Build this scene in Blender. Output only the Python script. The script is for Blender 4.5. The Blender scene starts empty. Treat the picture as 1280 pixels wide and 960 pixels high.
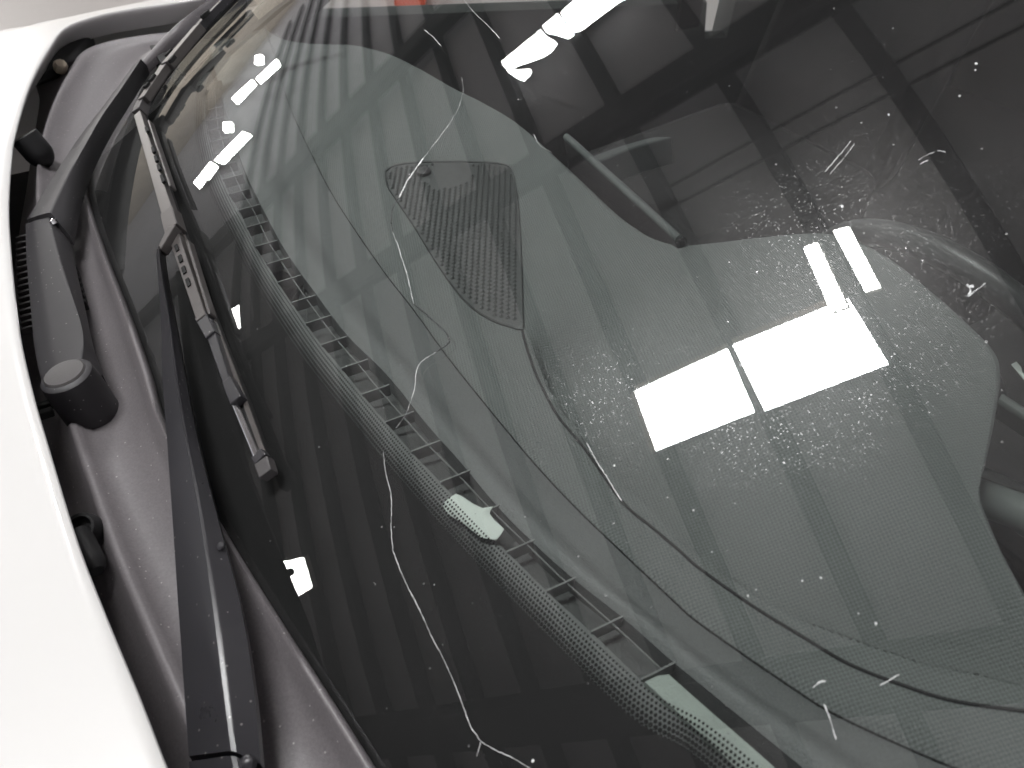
import bpy, math, random
from mathutils import Vector, Matrix
random.seed(7)
R = math.radians
scene = bpy.context.scene
COL = scene.collection

# ------------------------------------------------------------------ camera
# car axes: x towards the rear, y across the car away from the viewer, z up; origin = middle of the defroster slot
CAM = Vector((-0.1163, -0.7253, 0.4492))
AZ, PITCH, ROLL, FPX = R(60.4), R(42.22), R(0.4), 970.5
FWD = Vector((math.cos(PITCH) * math.cos(AZ), math.cos(PITCH) * math.sin(AZ), -math.sin(PITCH)))
_r = FWD.cross(Vector((0, 0, 1))).normalized()
_d = FWD.cross(_r)
RIGHT = _r * math.cos(ROLL) + _d * math.sin(ROLL)
DOWN = -_r * math.sin(ROLL) + _d * math.cos(ROLL)
cam_data = bpy.data.cameras.new('camera')
cam = bpy.data.objects.new('camera', cam_data)
COL.objects.link(cam)
cam.matrix_world = Matrix(((RIGHT.x, -DOWN.x, -FWD.x, CAM.x), (RIGHT.y, -DOWN.y, -FWD.y, CAM.y),
                           (RIGHT.z, -DOWN.z, -FWD.z, CAM.z), (0, 0, 0, 1)))
cam_data.sensor_width = 36
cam_data.lens = FPX / 1280 * 36
cam_data.clip_start = 0.01
cam_data.clip_end = 200
cam_data.dof.use_dof = True
cam_data.dof.focus_distance = 0.8
cam_data.dof.aperture_fstop = 11
scene.camera = cam

# ------------------------------------------------------------------ light
world = bpy.data.worlds.new('World')
scene.world = world
world.use_nodes = True
wb = world.node_tree.nodes['Background']
wb.inputs[0].default_value = (0.965, 0.965, 1.0, 1)
wb.inputs[1].default_value = 0.86
SKYLIGHT, TUBE = 58.0, 80.0
scene.view_settings.view_transform = 'Standard'
scene.view_settings.look = 'None'
scene.view_settings.exposure = 0.12
scene.view_settings.gamma = 1.0
scene.view_settings.use_curve_mapping = False
scene.render.engine = 'CYCLES'
cy = scene.cycles
cy.use_denoising = True
cy.max_bounces = 6
cy.diffuse_bounces = 3
cy.glossy_bounces = 3
cy.use_adaptive_sampling = True
cy.adaptive_threshold = 0.05
cy.transparent_max_bounces = 24
cy.caustics_reflective = False
cy.caustics_refractive = False
cy.sample_clamp_indirect = 4.0

# ------------------------------------------------------------------ helpers
GT, GA, GH = 0.56, 0.27, 0.03           # windscreen: z = GH + GT (x - GA y^2)
def glass_z(x, y): return GH + GT * (x - GA * y * y)
def glass_n(x, y): return Vector((-GT, 2 * GT * GA * y, 1)).normalized()
def on_glass(off=0.0):
    return lambda p: p.z - glass_z(p.x, p.y) - off * 1.15
def flat(z, sx=0.0, sy2=0.0):
    return lambda p: p.z - (z + sx * p.x + sy2 * p.y * p.y)
def smooth(a, b, t):
    t = min(1, max(0, (t - a) / (b - a)))
    return t * t * (3 - 2 * t)
SEAMC = [(-0.80, 0.36), (-0.693, 0.245), (-0.64, 0.20), (-0.59, 0.170), (-0.53, 0.150), (-0.444, 0.139), (-0.39, 0.140), (-0.329, 0.147), (-0.28, 0.160), (-0.233, 0.178), (-0.18, 0.20)]
def seam_x(y):
    if y <= SEAMC[0][0]: return SEAMC[0][1]
    for (a, p), (b, q) in zip(SEAMC, SEAMC[1:]):
        if a <= y <= b: return p + (q - p) * (y - a) / (b - a)
    return SEAMC[-1][1]
def dash_z(x, y):
    hump = math.exp(-((y + 0.47) / 0.2) ** 2) * smooth(0.16, 0.36, x)
    step = 0.0
    if y < -0.2:
        d = x - seam_x(y)
        step = 0.022 * smooth(0.0, 0.007, d) * (1 - smooth(0.015, 0.15, d)) * (1 - smooth(-0.32, -0.24, y))
    return -step + 0.028 * smooth(0.06, 0.30, x) + 0.028 * hump - 0.012 * smooth(0.25, 0.6, y)
def on_dash(off=0.0): return lambda p: p.z - dash_z(p.x, p.y) - off
def hood_z(x, y): return -0.012 - 0.022 * y * y + 0.05 * (x + 0.2)
def on_hood(p): return p.z - hood_z(p.x, p.y)
def ray(u, v):
    return (RIGHT * ((u - 640) / FPX) + DOWN * ((v - 480) / FPX) + FWD).normalized()
def at(u, v, F):                        # where the sight line through a measured point of the photograph meets a surface of the car
    d = ray(u, v)
    t, step = 0.05, 0.02
    while t < 9 and F(CAM + d * t) > 0: t += step
    a, b = t - step, t
    for _ in range(30):
        m = (a + b) / 2
        if F(CAM + d * m) > 0: a = m
        else: b = m
    return CAM + d * b
def spl(pts, n):                        # Catmull-Rom resampling, evenly in arc length
    P = [Vector(p) for p in pts]
    P = [2 * P[0] - P[1]] + P + [2 * P[-1] - P[-2]]
    out = []
    for i in range(1, len(P) - 2):
        for k in range(24):
            t = k / 24
            a, b, c, d = P[i - 1], P[i], P[i + 1], P[i + 2]
            out.append(0.5 * (2 * b + (c - a) * t + (2 * a - 5 * b + 4 * c - d) * t * t + (3 * b - a - 3 * c + d) * t ** 3))
    out.append(P[-2])
    L = [0]
    for a, b in zip(out, out[1:]): L.append(L[-1] + (b - a).length)
    res, j = [], 0
    for k in range(n):
        s = L[-1] * k / (n - 1)
        while j < len(L) - 2 and L[j + 1] < s: j += 1
        q = (s - L[j]) / max(1e-9, L[j + 1] - L[j])
        res.append(out[j].lerp(out[j + 1], q))
    return res
def px(pts, F): return [at(p[0], p[1], F) for p in pts]

class MB:
    def __init__(s): s.v, s.f = [], []
    def grid(s, rows, closed=False):
        b = len(s.v); n = len(rows[0])
        for r in rows: s.v += [tuple(p) for p in r]
        for i in range(len(rows) - 1):
            for j in range(n if closed else n - 1):
                k = (j + 1) % n
                s.f.append((b + i * n + j, b + i * n + k, b + (i + 1) * n + k, b + (i + 1) * n + j))
        return b
    def prism(s, rings):                 # closed sections lofted and capped
        n = len(rings[0])
        b = s.grid(rings, True)
        s.f.append(tuple(range(b + n - 1, b - 1, -1)))
        e = b + (len(rings) - 1) * n
        s.f.append(tuple(range(e, e + n)))
    def tube(s, pts, r, n=8):
        pts = [Vector(p) for p in pts]
        rs = r if isinstance(r, (list, tuple)) else [r] * len(pts)
        rings = []
        for i, p in enumerate(pts):
            d = (pts[min(i + 1, len(pts) - 1)] - pts[max(i - 1, 0)]).normalized()
            a = d.cross(Vector((0, 0, 1)))
            if a.length < 1e-3: a = d.cross(Vector((1, 0, 0)))
            a.normalize(); c = d.cross(a)
            rings.append([p + (a * math.cos(q) + c * math.sin(q)) * rs[i] for q in [2 * math.pi * k / n for k in range(n)]])
        s.prism(rings)
    def box(s, c, X, Y, Z):              # centre and three half axes
        c, X, Y, Z = Vector(c), Vector(X), Vector(Y), Vector(Z)
        s.prism([[c - X - Y + Z * k, c + X - Y + Z * k, c + X + Y + Z * k, c - X + Y + Z * k] for k in (-1, 1)])
    def slab(s, poly, up):               # closed outline, thickened by the vector up
        up = Vector(up)
        s.prism([[Vector(p) for p in poly], [Vector(p) + up for p in poly]])
    def lathe(s, prof, c, axis, n=28):
        axis = Vector(axis).normalized()
        a = axis.orthogonal().normalized(); b = axis.cross(a)
        c = Vector(c)
        s.prism([[c + axis * h + (a * math.cos(q) + b * math.sin(q)) * r for q in [2 * math.pi * k / n for k in range(n)]] for r, h in prof])
    def build(s, name, m, parent=None, sm=True, bevel=0.0, angle=40):
        me = bpy.data.meshes.new(name)
        me.from_pydata(s.v, [], s.f)
        me.validate(); me.update()
        import bmesh
        bm = bmesh.new(); bm.from_mesh(me)
        bmesh.ops.recalc_face_normals(bm, faces=bm.faces)
        bm.to_mesh(me); bm.free()
        if sm:
            me.polygons.foreach_set('use_smooth', [True] * len(me.polygons))
            me.set_sharp_from_angle(angle=R(angle))
        o = bpy.data.objects.new(name, me)
        COL.objects.link(o)
        me.materials.append(m)
        if parent: o.parent = parent
        if bevel:
            b = o.modifiers.new('bevel', 'BEVEL'); b.width = bevel; b.segments = 2; b.limit_method = 'ANGLE'; b.angle_limit = R(35)
            b.harden_normals = False
        return o
def empty(name, parent=None, label=None, cat=None, group=None):
    o = bpy.data.objects.new(name, None)
    COL.objects.link(o)
    o.empty_display_size = 0.05
    if parent: o.parent = parent
    if label: o['label'] = label
    if cat: o['category'] = cat
    if group: o['group'] = group
    return o
def tag(o, label=None, cat=None, group=None, kind=None):
    for k, v in (('label', label), ('category', cat), ('group', group), ('kind', kind)):
        if v: o[k] = v
    return o

# ------------------------------------------------------------------ materials
class NT:
    def __init__(s, name):
        s.m = bpy.data.materials.new(name); s.m.use_nodes = True
        s.t = s.m.node_tree; s.t.nodes.clear()
        s.out = s.t.nodes.new('ShaderNodeOutputMaterial')
        s.tc = s.t.nodes.new('ShaderNodeTexCoord')
    def n(s, kind, ins=None, **kw):
        x = s.t.nodes.new('ShaderNode' + kind)
        for k, v in kw.items(): setattr(x, k, v)
        for k, v in (ins or {}).items():
            i = x.inputs[k]
            if isinstance(v, bpy.types.NodeSocket): s.t.links.new(v, i)
            else: i.default_value = v
        return x
    def math(s, op, a, b=None, clamp=False):
        x = s.n('Math', {0: a} if b is None else {0: a, 1: b}, operation=op)
        x.use_clamp = clamp
        return x.outputs[0]
    def ramp(s, fac, lo, hi):
        x = s.n('MapRange', {0: fac, 1: lo, 2: hi, 3: 0.0, 4: 1.0})
        return x.outputs[0]
    def end(s, sh): s.t.links.new(sh, s.out.inputs[0]); return s.m
    @property
    def obj(s): return s.tc.outputs['Object']
def rgba(c): return (c[0], c[1], c[2], 1)
def plain(name, c, rough=0.5, var=0.12, nscale=9, bump=0.0, bscale=900, metal=0.0, coat=0.0, spec=0.5, speck=0.0, dist=0.001, grain=0.0, gscale=420):
    t = NT(name)
    noise = t.n('TexNoise', {'Vector': t.obj, 'Scale': nscale, 'Detail': 5.0, 'Roughness': 0.6})
    lo = [x * (1 - var) for x in c]; hi = [min(1, x * (1 + var)) for x in c]
    mx = t.n('Mix', {0: noise.outputs[0], 6: rgba(lo), 7: rgba(hi)}, data_type='RGBA')
    col = mx.outputs[2]
    if grain:
        gn = t.n('TexNoise', {'Vector': t.obj, 'Scale': gscale, 'Detail': 2.0, 'Roughness': 0.7})
        col = t.n('Mix', {0: t.ramp(gn.outputs[0], 0.3, 0.7), 6: rgba([x * (1 - grain) for x in c]), 7: rgba([min(1, x * (1 + grain)) for x in c])}, data_type='RGBA').outputs[2]
        col = t.n('Mix', {0: 0.5, 6: col, 7: mx.outputs[2]}, data_type='RGBA').outputs[2]
    if speck:
        vor = t.n('TexVoronoi', {'Vector': t.obj, 'Scale': 110.0})
        pick = t.math('MULTIPLY', t.math('LESS_THAN', vor.outputs[0], 0.085), speck)
        col = t.n('Mix', {0: pick, 6: col, 7: (0.55, 0.53, 0.5, 1)}, data_type='RGBA').outputs[2]
    rg = t.math('MULTIPLY_ADD', noise.outputs[0], 0.16)
    rg.node.inputs[2].default_value = rough - 0.08
    p = t.n('BsdfPrincipled', {'Base Color': col, 'Roughness': rg, 'Metallic': metal, 'Coat Weight': coat, 'Coat Roughness': 0.06, 'Specular IOR Level': spec})
    if bump:
        bn = t.n('TexNoise', {'Vector': t.obj, 'Scale': bscale, 'Detail': 2.0})
        b = t.n('Bump', {'Height': bn.outputs[0], 'Strength': bump, 'Distance': dist})
        t.t.links.new(b.outputs[0], p.inputs['Normal'])
    return t.end(p.outputs[0])
def weave(name, c, pitch, rough=0.7, depth=0.0006, amt=0.35):
    t = NT(name)
    sep = t.n('SeparateXYZ', {0: t.obj})
    k = 2 * math.pi / pitch
    a = t.math('ADD', sep.outputs[0], t.math('MULTIPLY', sep.outputs[1], 0.5))
    b = t.math('SUBTRACT', sep.outputs[1], t.math('MULTIPLY', sep.outputs[0], 0.5))
    s = t.math('MULTIPLY', t.math('SINE', t.math('MULTIPLY', a, k)), t.math('SINE', t.math('MULTIPLY', b, k)))
    h = t.ramp(s, -1.0, 1.0)
    noise = t.n('TexNoise', {'Vector': t.obj, 'Scale': 14.0, 'Detail': 6.0})
    dark = [x * (1 - amt) for x in c]; lite = [x * (1 + amt) for x in c]
    mx = t.n('Mix', {0: h, 6: rgba(dark), 7: rgba(lite)}, data_type='RGBA')
    mx2 = t.n('Mix', {0: t.math('MULTIPLY', noise.outputs[0], 0.5), 6: mx.outputs[2], 7: rgba([x * 0.6 for x in c])}, data_type='RGBA')
    bp = t.n('Bump', {'Height': h, 'Strength': 0.8, 'Distance': depth})
    p = t.n('BsdfPrincipled', {'Base Color': mx2.outputs[2], 'Roughness': rough, 'Normal': bp.outputs[0], 'Specular IOR Level': 0.35})
    return t.end(p.outputs[0])
def emit(name, c, strength):
    t = NT(name)
    e = t.n('Emission', {'Color': rgba(c), 'Strength': strength})
    return t.end(e.outputs[0])
def glass_mat(dusty=True):
    t = NT('windscreen_glass' if dusty else 'windscreen_inner_face')
    lw = t.n('LayerWeight', {'Blend': 0.5})
    f5 = t.math('POWER', lw.outputs['Facing'], 5.0)
    fres = t.math('MULTIPLY_ADD', f5, 0.95); fres.node.inputs[2].default_value = 0.036 if dusty else 0.11
    tr = t.n('BsdfTransparent', {'Color': (0.925, 0.943, 0.936, 1)})
    gl = t.n('BsdfGlossy', {'Color': (1, 1, 1, 1), 'Roughness': 0.0})
    base = t.n('MixShader', {0: fres, 1: tr.outputs[0], 2: gl.outputs[0]})
    if not dusty:                        # the greasy film on the inside of the screen
        nz = t.n('TexNoise', {'Vector': t.obj, 'Scale': 5.0, 'Detail': 3.0})
        fm = t.math('MULTIPLY_ADD', nz.outputs[0], 0.03); fm.node.inputs[2].default_value = 0.003
        fd = t.n('BsdfDiffuse', {'Color': (0.64, 0.60, 0.63, 1)})
        return t.end(t.n('MixShader', {0: fm, 1: base.outputs[0], 2: fd.outputs[0]}).outputs[0])
    # dust: a thin film, fine specks in patches, a few larger flecks
    film = t.n('TexNoise', {'Vector': t.obj, 'Scale': 7.0, 'Detail': 3.0, 'Roughness': 0.65})
    v1 = t.n('TexVoronoi', {'Vector': t.obj, 'Scale': 430.0})
    v2 = t.n('TexVoronoi', {'Vector': t.obj, 'Scale': 150.0})
    rnd = t.n('SeparateColor', {0: v2.outputs['Color']})
    def patch(c, r0, r1):
        d = t.n('VectorMath', {0: t.obj, 1: c}, operation='DISTANCE').outputs['Value']
        return t.math('SUBTRACT', 1.0, t.n('MapRange', {0: d, 1: r0, 2: r1, 3: 0.0, 4: 1.0}).outputs[0])
    glow_dust = t.math('MULTIPLY', t.math('ADD', patch((0.30, -0.46, 0.165), 0.03, 0.17), t.math('MULTIPLY', patch((0.14, -0.41, 0.085), 0.01, 0.07), 0.6)), 0.8)  # denser dust placed round the mirrored lamps to paint their glow
    s1 = t.math('MULTIPLY', t.math('LESS_THAN', v1.outputs[0], 0.20), t.math('ADD', t.math('MULTIPLY', t.ramp(film.outputs[0], 0.5, 0.72), 0.7), t.math('MULTIPLY', glow_dust, t.ramp(film.outputs[0], 0.25, 0.6)), True))
    s2 = t.math('LESS_THAN', v2.outputs[0], t.math('MULTIPLY_ADD', t.math('POWER', rnd.outputs[0], 6.0), 0.10)); s2.node.inputs[1].links[0].from_node.inputs[2].default_value = 0.028
    specks = t.math('ADD', t.math('MULTIPLY', s1, 0.38), t.math('MULTIPLY', s2, 0.4), True)
    veil = t.math('ADD', t.math('MULTIPLY', t.ramp(film.outputs[0], 0.3, 0.75), 0.007), t.math('MULTIPLY', glow_dust, 0.03))
    mask = t.math('ADD', specks, veil, True)
    di = t.n('BsdfDiffuse', {'Color': (0.62, 0.63, 0.62, 1)})
    rg = t.n('BsdfGlossy', {'Color': (0.40, 0.40, 0.40, 1), 'Roughness': 0.28})
    dust = t.n('MixShader', {0: 0.72, 1: di.outputs[0], 2: rg.outputs[0]})
    fin = t.n('MixShader', {0: mask, 1: base.outputs[0], 2: dust.outputs[0]})
    return t.end(fin.outputs[0])
M = {}
M['glass'] = glass_mat(); M['glass_in'] = glass_mat(False)
M['paint'] = plain('white_paint', (0.80, 0.79, 0.775), 0.32, 0.015, 4, coat=0.5)
M['cowl'] = plain('cowl_plastic', (0.155, 0.143, 0.149), 0.44, 0.22, 14, 0.35, 900, speck=0.5, dist=0.0004, grain=0.25)
M['arm'] = plain('satin_black_metal', (0.034, 0.033, 0.037), 0.30, 0.15, 25, 0.12, 900, speck=0.35, dist=0.0003)
M['armmatt'] = plain('matt_black_metal', (0.036, 0.034, 0.037), 0.52, 0.15, 25, 0.15, 900, speck=0.3, dist=0.0003)
M['bracket'] = plain('worn_bracket', (0.085, 0.077, 0.074), 0.32, 0.25, 60, 0.2, 500, dist=0.0003)
M['rubber'] = plain('rubber', (0.014, 0.014, 0.015), 0.6, 0.2, 30)
M['black'] = plain('black_void', (0.008, 0.008, 0.008), 0.8, 0.1, 10)
M['chrome'] = plain('chrome', (0.75, 0.75, 0.76), 0.15, 0.05, 20, metal=1.0)
M['litspot'] = plain('lit_spot', (0.50, 0.43, 0.33), 0.4, 0.2, 60)
M['cap'] = plain('cap_plastic', (0.075, 0.07, 0.071), 0.5, 0.1, 20, 0.3, 900, dist=0.0003)
M['frit'] = plain('black_ceramic', (0.010, 0.0095, 0.0098), 0.6, 0.1, 10, spec=0.2)
M['pad'] = weave('dash_fabric', (0.165, 0.178, 0.172), 0.0038, amt=0.3)
M['strip'] = plain('dash_grain', (0.140, 0.147, 0.145), 0.55, 0.16, 10, 0.6, 700, dist=0.0006, grain=0.55, gscale=1100)
M['tray'] = plain('tray_plastic', (0.075, 0.078, 0.076), 0.6, 0.2, 20)
M['lip'] = plain('lip_plastic', (0.18, 0.186, 0.182), 0.6, 0.1, 20)
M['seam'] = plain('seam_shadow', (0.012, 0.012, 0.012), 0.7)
M['grille'] = plain('grille_plastic', (0.055, 0.059, 0.057), 0.45, 0.12, 20)
M['slat'] = plain('slat_plastic', (0.22, 0.225, 0.22), 0.35, 0.1, 30)
M['litlip'] = plain('lit_lip_plastic', (0.40, 0.45, 0.41), 0.85, 0.2, 60, 0.7, 700, dist=0.001)  # pale tone stands in for light falling on the dash lip
M['sheet'] = plain('pale_sheet', (0.80, 0.86, 0.80), 0.8, 0.06, 40, 0.3, 300)
M['leather'] = plain('wheel_leather', (0.03, 0.033, 0.032), 0.38, 0.15, 40, 0.2, 700, dist=0.0004)
M['trim'] = plain('cabin_trim', (0.02, 0.02, 0.02), 0.7, 0.2, 8)
M['seat'] = plain('seat_fabric', (0.022, 0.022, 0.022), 0.9, 0.2, 12, 0.4, 600)
M['greytrim'] = plain('grey_trim', (0.16, 0.18, 0.17), 0.4, 0.1, 12)
M['rimgrey'] = plain('rim_grey', (0.10, 0.112, 0.108), 0.5, 0.15, 30)
M['screen'] = plain('screen_case', (0.02, 0.02, 0.02), 0.45, 0.1, 12)
M['crack'] = plain('crack_face', (0.85, 0.88, 0.87), 0.15, 0.3, 200, 0.5, 900)
M['crackdark'] = plain('crack_edge', (0.02, 0.02, 0.02), 0.3, 0.3, 200)
M['ceiling'] = plain('roof_sheet', (0.56, 0.538, 0.545), 0.8, 0.14, 1.2)
M['steel'] = plain('roof_steel', (0.022, 0.020, 0.021), 0.7, 0.2, 3)
M['floor'] = plain('workshop_floor', (0.47, 0.44, 0.42), 0.55, 0.12, 2.5, 0.2, 60)
M['orange'] = plain('orange_plastic', (0.75, 0.10, 0.03), 0.4, 0.08, 10)
M['frame'] = plain('skylight_frame', (0.78, 0.66, 0.58), 0.6, 0.2, 6)
M['wall'] = plain('far_wall', (0.52, 0.46, 0.38), 0.8, 0.25, 1.5)
M['skylight'] = emit('skylight', (1, 1, 1), SKYLIGHT)
M['tube'] = emit('lamp_tube', (1.0, 0.98, 0.95), TUBE)
M['lampbody'] = plain('lamp_body', (0.6, 0.58, 0.55), 0.5, 0.1, 10)
M['door'] = plain('door_trim', (0.07, 0.078, 0.074), 0.6, 0.15, 10)

# ------------------------------------------------------------------ setting: floor, roof
m = MB(); m.grid([[(x, y, -1.0) for y in range(-7, 12)] for x in range(-8, 10)])
tag(m.build('floor', M['floor'], sm=False), kind='structure')
CZ = 4.0
ceiling_mb = MB()
ceiling_mb.box((-2, 8, CZ + 0.06), (11, 0, 0), (0, 19, 0), (0, 0, 0.05))
ceiling = tag(ceiling_mb.build('ceiling', M['ceiling'], sm=False), kind='structure')
PD = Vector((0.310, 0.951, 0)); PN = Vector((0.951, -0.310, 0))      # purlins
for u in (-7.2, -6.62, -6.04, -5.46, -4.87, -4.28, -3.68, -3.06, -2.45, -1.83, -1.08, -0.355, 0.36, 1.07, 1.8, 2.5):
    m = MB(); c = Vector((u, 0, CZ - 0.055)) + PD * 7.0
    m.box(c, PN * 0.050, PD * 15.5, (0, 0, 0.05))
    m.build('purlin', M['steel'], ceiling, sm=False)
for p, w, BD in (((0.0, 2.72), 0.11, (0.77, -0.64, 0)), ((-2.5, -0.74), 0.15, (0.86, -0.51, 0)), ((-1.8, 8.3), 0.2, (0.80, -0.60, 0))):   # main beams
    BD = Vector(BD); BN = Vector((-BD.y, BD.x, 0))
    m = MB(); c = Vector((p[0], p[1], CZ - 0.33))
    m.box(c + Vector((0, 0, 0.13)), BN * w, BD * 9, (0, 0, 0.012)); m.box(c, BN * 0.03, BD * 9, (0, 0, 0.12)); m.box(c - Vector((0, 0, 0.13)), BN * w, BD * 9, (0, 0, 0.012))
    m.build('beam', M['steel'], ceiling, sm=False)
for a, b in (((-0.35, 2.05), (2.2, 0.2)), ((-0.45, 1.92), (2.1, 0.07))):
    m = MB(); m.tube([(a[0], a[1], CZ - 0.22), (b[0], b[1], CZ - 0.22)], 0.012, 8)
    m.build('conduit', M['steel'], ceiling)
PZ = CZ - 0.125                           # the light panels hang just under the purlins
def skylight(q, z0=CZ):
    q = [(x * PZ / z0, y * PZ / z0) for x, y in q]
    m = MB(); m.slab([(x, y, PZ) for x, y in q], (0, 0, 0.008))
    o = m.build('light_panel', M['skylight'], ceiling, sm=False)
    m = MB(); m.slab([(x, y, PZ + 0.0085) for x, y in q], (0, 0, 0.006)); m.build('panel_backing', M['lampbody'], o, sm=False)
skylight([(-1.50, 1.18), (-0.885, 0.835), (-1.055, 0.365), (-1.68, 0.71)])
skylight([(-0.845, 0.82), (-0.24, 0.44), (-0.37, -0.04), (-1.005, 0.315)])
for q in ([(-0.115, 4.977), (0.247, 4.666), (0.213, 4.542), (0.192, 4.298), (0.115, 4.295), (0.048, 4.38), (-0.025, 4.537), (-0.088, 4.68), (-0.155, 4.787)],
          [(-0.162, 4.776), (-0.079, 4.401), (-0.119, 4.381), (-0.178, 4.409), (-0.18, 4.544)],
          [(0.281, 4.677), (0.409, 4.567), (0.294, 4.136), (0.254, 4.179), (0.254, 4.385), (0.246, 4.553)],
          [(0.422, 4.533), (0.549, 4.453), (0.798, 3.9), (0.747, 3.57), (0.624, 3.83), (0.345, 4.075), (0.314, 4.163)]):
    skylight(q, CZ - 0.21)
for a, b, w in (((-1.50, 1.18), (-0.885, 0.835), 0.04), ((-0.845, 0.82), (-0.30, 0.485), 0.045), ((-1.50, 1.18), (-1.68, 0.71), 0.04), ((-0.15, 5.2), (0.25, 4.9), 0.05)):
    a, b = Vector((a[0] * PZ / CZ, a[1] * PZ / CZ, PZ)), Vector((b[0] * PZ / CZ, b[1] * PZ / CZ, PZ)); t = (b - a).normalized(); n = Vector((-t.y, t.x, 0))
    if abs(t.x) > 0.6 and n.x + n.y < 0 or abs(t.x) <= 0.6 and n.x > 0: n = -n
    m = MB(); m.slab([a + n * 0.006, b + n * 0.006, b + n * w, a + n * w], (0, 0, 0.03))
    m.build('panel_frame', M['frame'], ceiling, sm=False)
def lamp(q, label, group, z=CZ - 0.21):
    a, b, c, d = [Vector((x, y, z)) for x, y in q]
    t = empty('ceiling_lamp', None, label, 'lamp', group)
    m = MB(); m.slab([a, b, c, d], (0, 0, 0.02)); m.build('lamp_tube', M['tube'], t, sm=False)
    cx = (a + b + c + d) / 4
    m = MB(); m.slab([cx + (p - cx) * 1.06 + Vector((0, 0, 0.022)) for p in (a, b, c, d)], (0, 0, 0.05)); m.build('lamp_body', M['lampbody'], t, sm=False)
k = (CZ - 0.21) / CZ
def sc(q): return [(x * k, y * k) for x, y in q]
lamp(sc([(-0.16, 0.9), (-0.1, 0.85), (-0.27, 0.40), (-0.34, 0.45)]), 'lit white tube lamp mirrored touching the large bright roof window', 'ceiling lamps')
lamp(sc([(-0.0, 0.82), (0.06, 0.76), (-0.09, 0.33), (-0.15, 0.38)]), 'lit white tube lamp mirrored clear of the large bright roof window', 'ceiling lamps')

for q, lb in (
    ([(-5.29, 3.22), (-4.96, 2.96), (-5.04, 2.59), (-5.41, 2.73)], 'square white lamp panel mirrored in the black windscreen border beside the driver wiper arm'),
    ([(-4.51, 7.87), (-4.34, 7.71), (-4.46, 7.18), (-4.55, 7.31)], 'small white lamp mirrored in the glass just behind the driver wiper blade'),
    ([(-5.46, 8.46), (-5.36, 8.35), (-5.45, 7.74), (-5.55, 7.82)], 'narrow white lamp mirrored between the driver wiper arm and its blade'),
    ([(-4.79, 16.47), (-4.12, 16.13), (-3.93, 14.98), (-4.58, 15.03)], 'far strip lamp mirrored over the black border near the defroster end'),
    ([(-3.95, 15.69), (-2.97, 14.67), (-2.82, 13.58), (-3.72, 14.48)], 'far strip lamp mirrored across the far defroster slats'),
    ([(-2.86, 20.6), (-2.1, 19.14), (-2.08, 18.0), (-2.8, 18.88)], 'distant strip lamp mirrored just past the far end of the defroster slot'),
    ([(-1.97, 18.38), (-1.3, 17.26), (-1.37, 16.26), (-1.97, 17.33)], 'distant strip lamp mirrored at the far front corner of the dashboard'),
    ([(-3.39, 18.55), (-3.15, 17.1), (-3.22, 16.21), (-3.46, 17.5)], 'spot lamp mirrored as a small disc over the far slats'),
    ([(-1.52, 23.0), (-1.39, 21.33), (-1.57, 19.75), (-1.71, 21.5)], 'spot lamp mirrored as a small disc nearest the far windscreen pillar')):
    lamp(q, lb, 'ceiling lamps')
m = MB(); m.box((-2, 25.5, 1.5), (11, 0, 0), (0, 0.1, 0), (0, 0, 2.5))
tag(m.build('wall', M['wall'], sm=False), kind='structure')

# ------------------------------------------------------------------ the car
car = empty('car', None, 'white car with a cracked windscreen, wipers and a grey dashboard', 'car')

# hood ---------------------------------------------------------------
HOOD_PX = [(330, 1230), (262, 1080), (209, 960), (175, 872), (131, 766), (94, 669), (58, 550), (41, 491), (25, 419), (16, 344), (11, 280), (11, 240), (14, 200), (19, 166), (37, 106), (62, 59), (84, 33), (125, 19), (165, 11), (250, -2), (330, -20)]
hood_edge = spl(px(HOOD_PX, on_hood), 90)
centre = Vector((0.35, 0.05, 0))
def hood_out(p):
    d = Vector((p.x - centre.x, p.y - centre.y, 0)).normalized()
    ts = []
    if d.x < 0: ts.append((-1.3 - p.x) / d.x)
    if d.y > 0: ts.append((1.20 - p.y) / d.y)
    if d.y < 0: ts.append((-1.20 - p.y) / d.y)
    return p + d * max(0.02, min(ts)), d
rows = []
outs = [hood_out(p) for p in hood_edge]
for dh, dz in ((0.045, -0.05), (0.022, -0.022), (0.006, -0.012), (0.0015, -0.006), (0.0, -0.0025), (0.0015, -0.0005)):
    rows.append([p + o[1] * dh + Vector((0, 0, dz)) for p, o in zip(hood_edge, outs)])
for f in (0.01, 0.03, 0.06, 0.1, 0.2, 0.3, 0.45, 0.6, 0.8, 0.93, 0.985, 1.0):
    r = []
    for p, o in zip(hood_edge, outs):
        q = p.lerp(o[0], f); q.z = hood_z(q.x, q.y)
        side = smooth(1.06, 1.2, q.y)
        q.z -= 0.05 * side * side
        r.append(q)
    rows.append(r)
rows.append([o + Vector((0, 0.015 if o.y > 1.1 else 0, -0.06)) for o in rows[-1]])
rows.append([o + Vector((0, 0.03 if o.y > 1.1 else 0, -0.5)) for o in rows[-1]])
m = MB(); m.grid(rows); m.build('hood', M['paint'], car, angle=60)

m = MB(); m.grid([[(x, y, -0.22 - 0.1 * abs(y)) for y in (-1.1, -0.5, 0, 0.5, 1.15)] for x in (-1.2, -0.5, 0.0, 0.3)]); m.build('engine_bay', M['rubber'], car)
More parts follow.
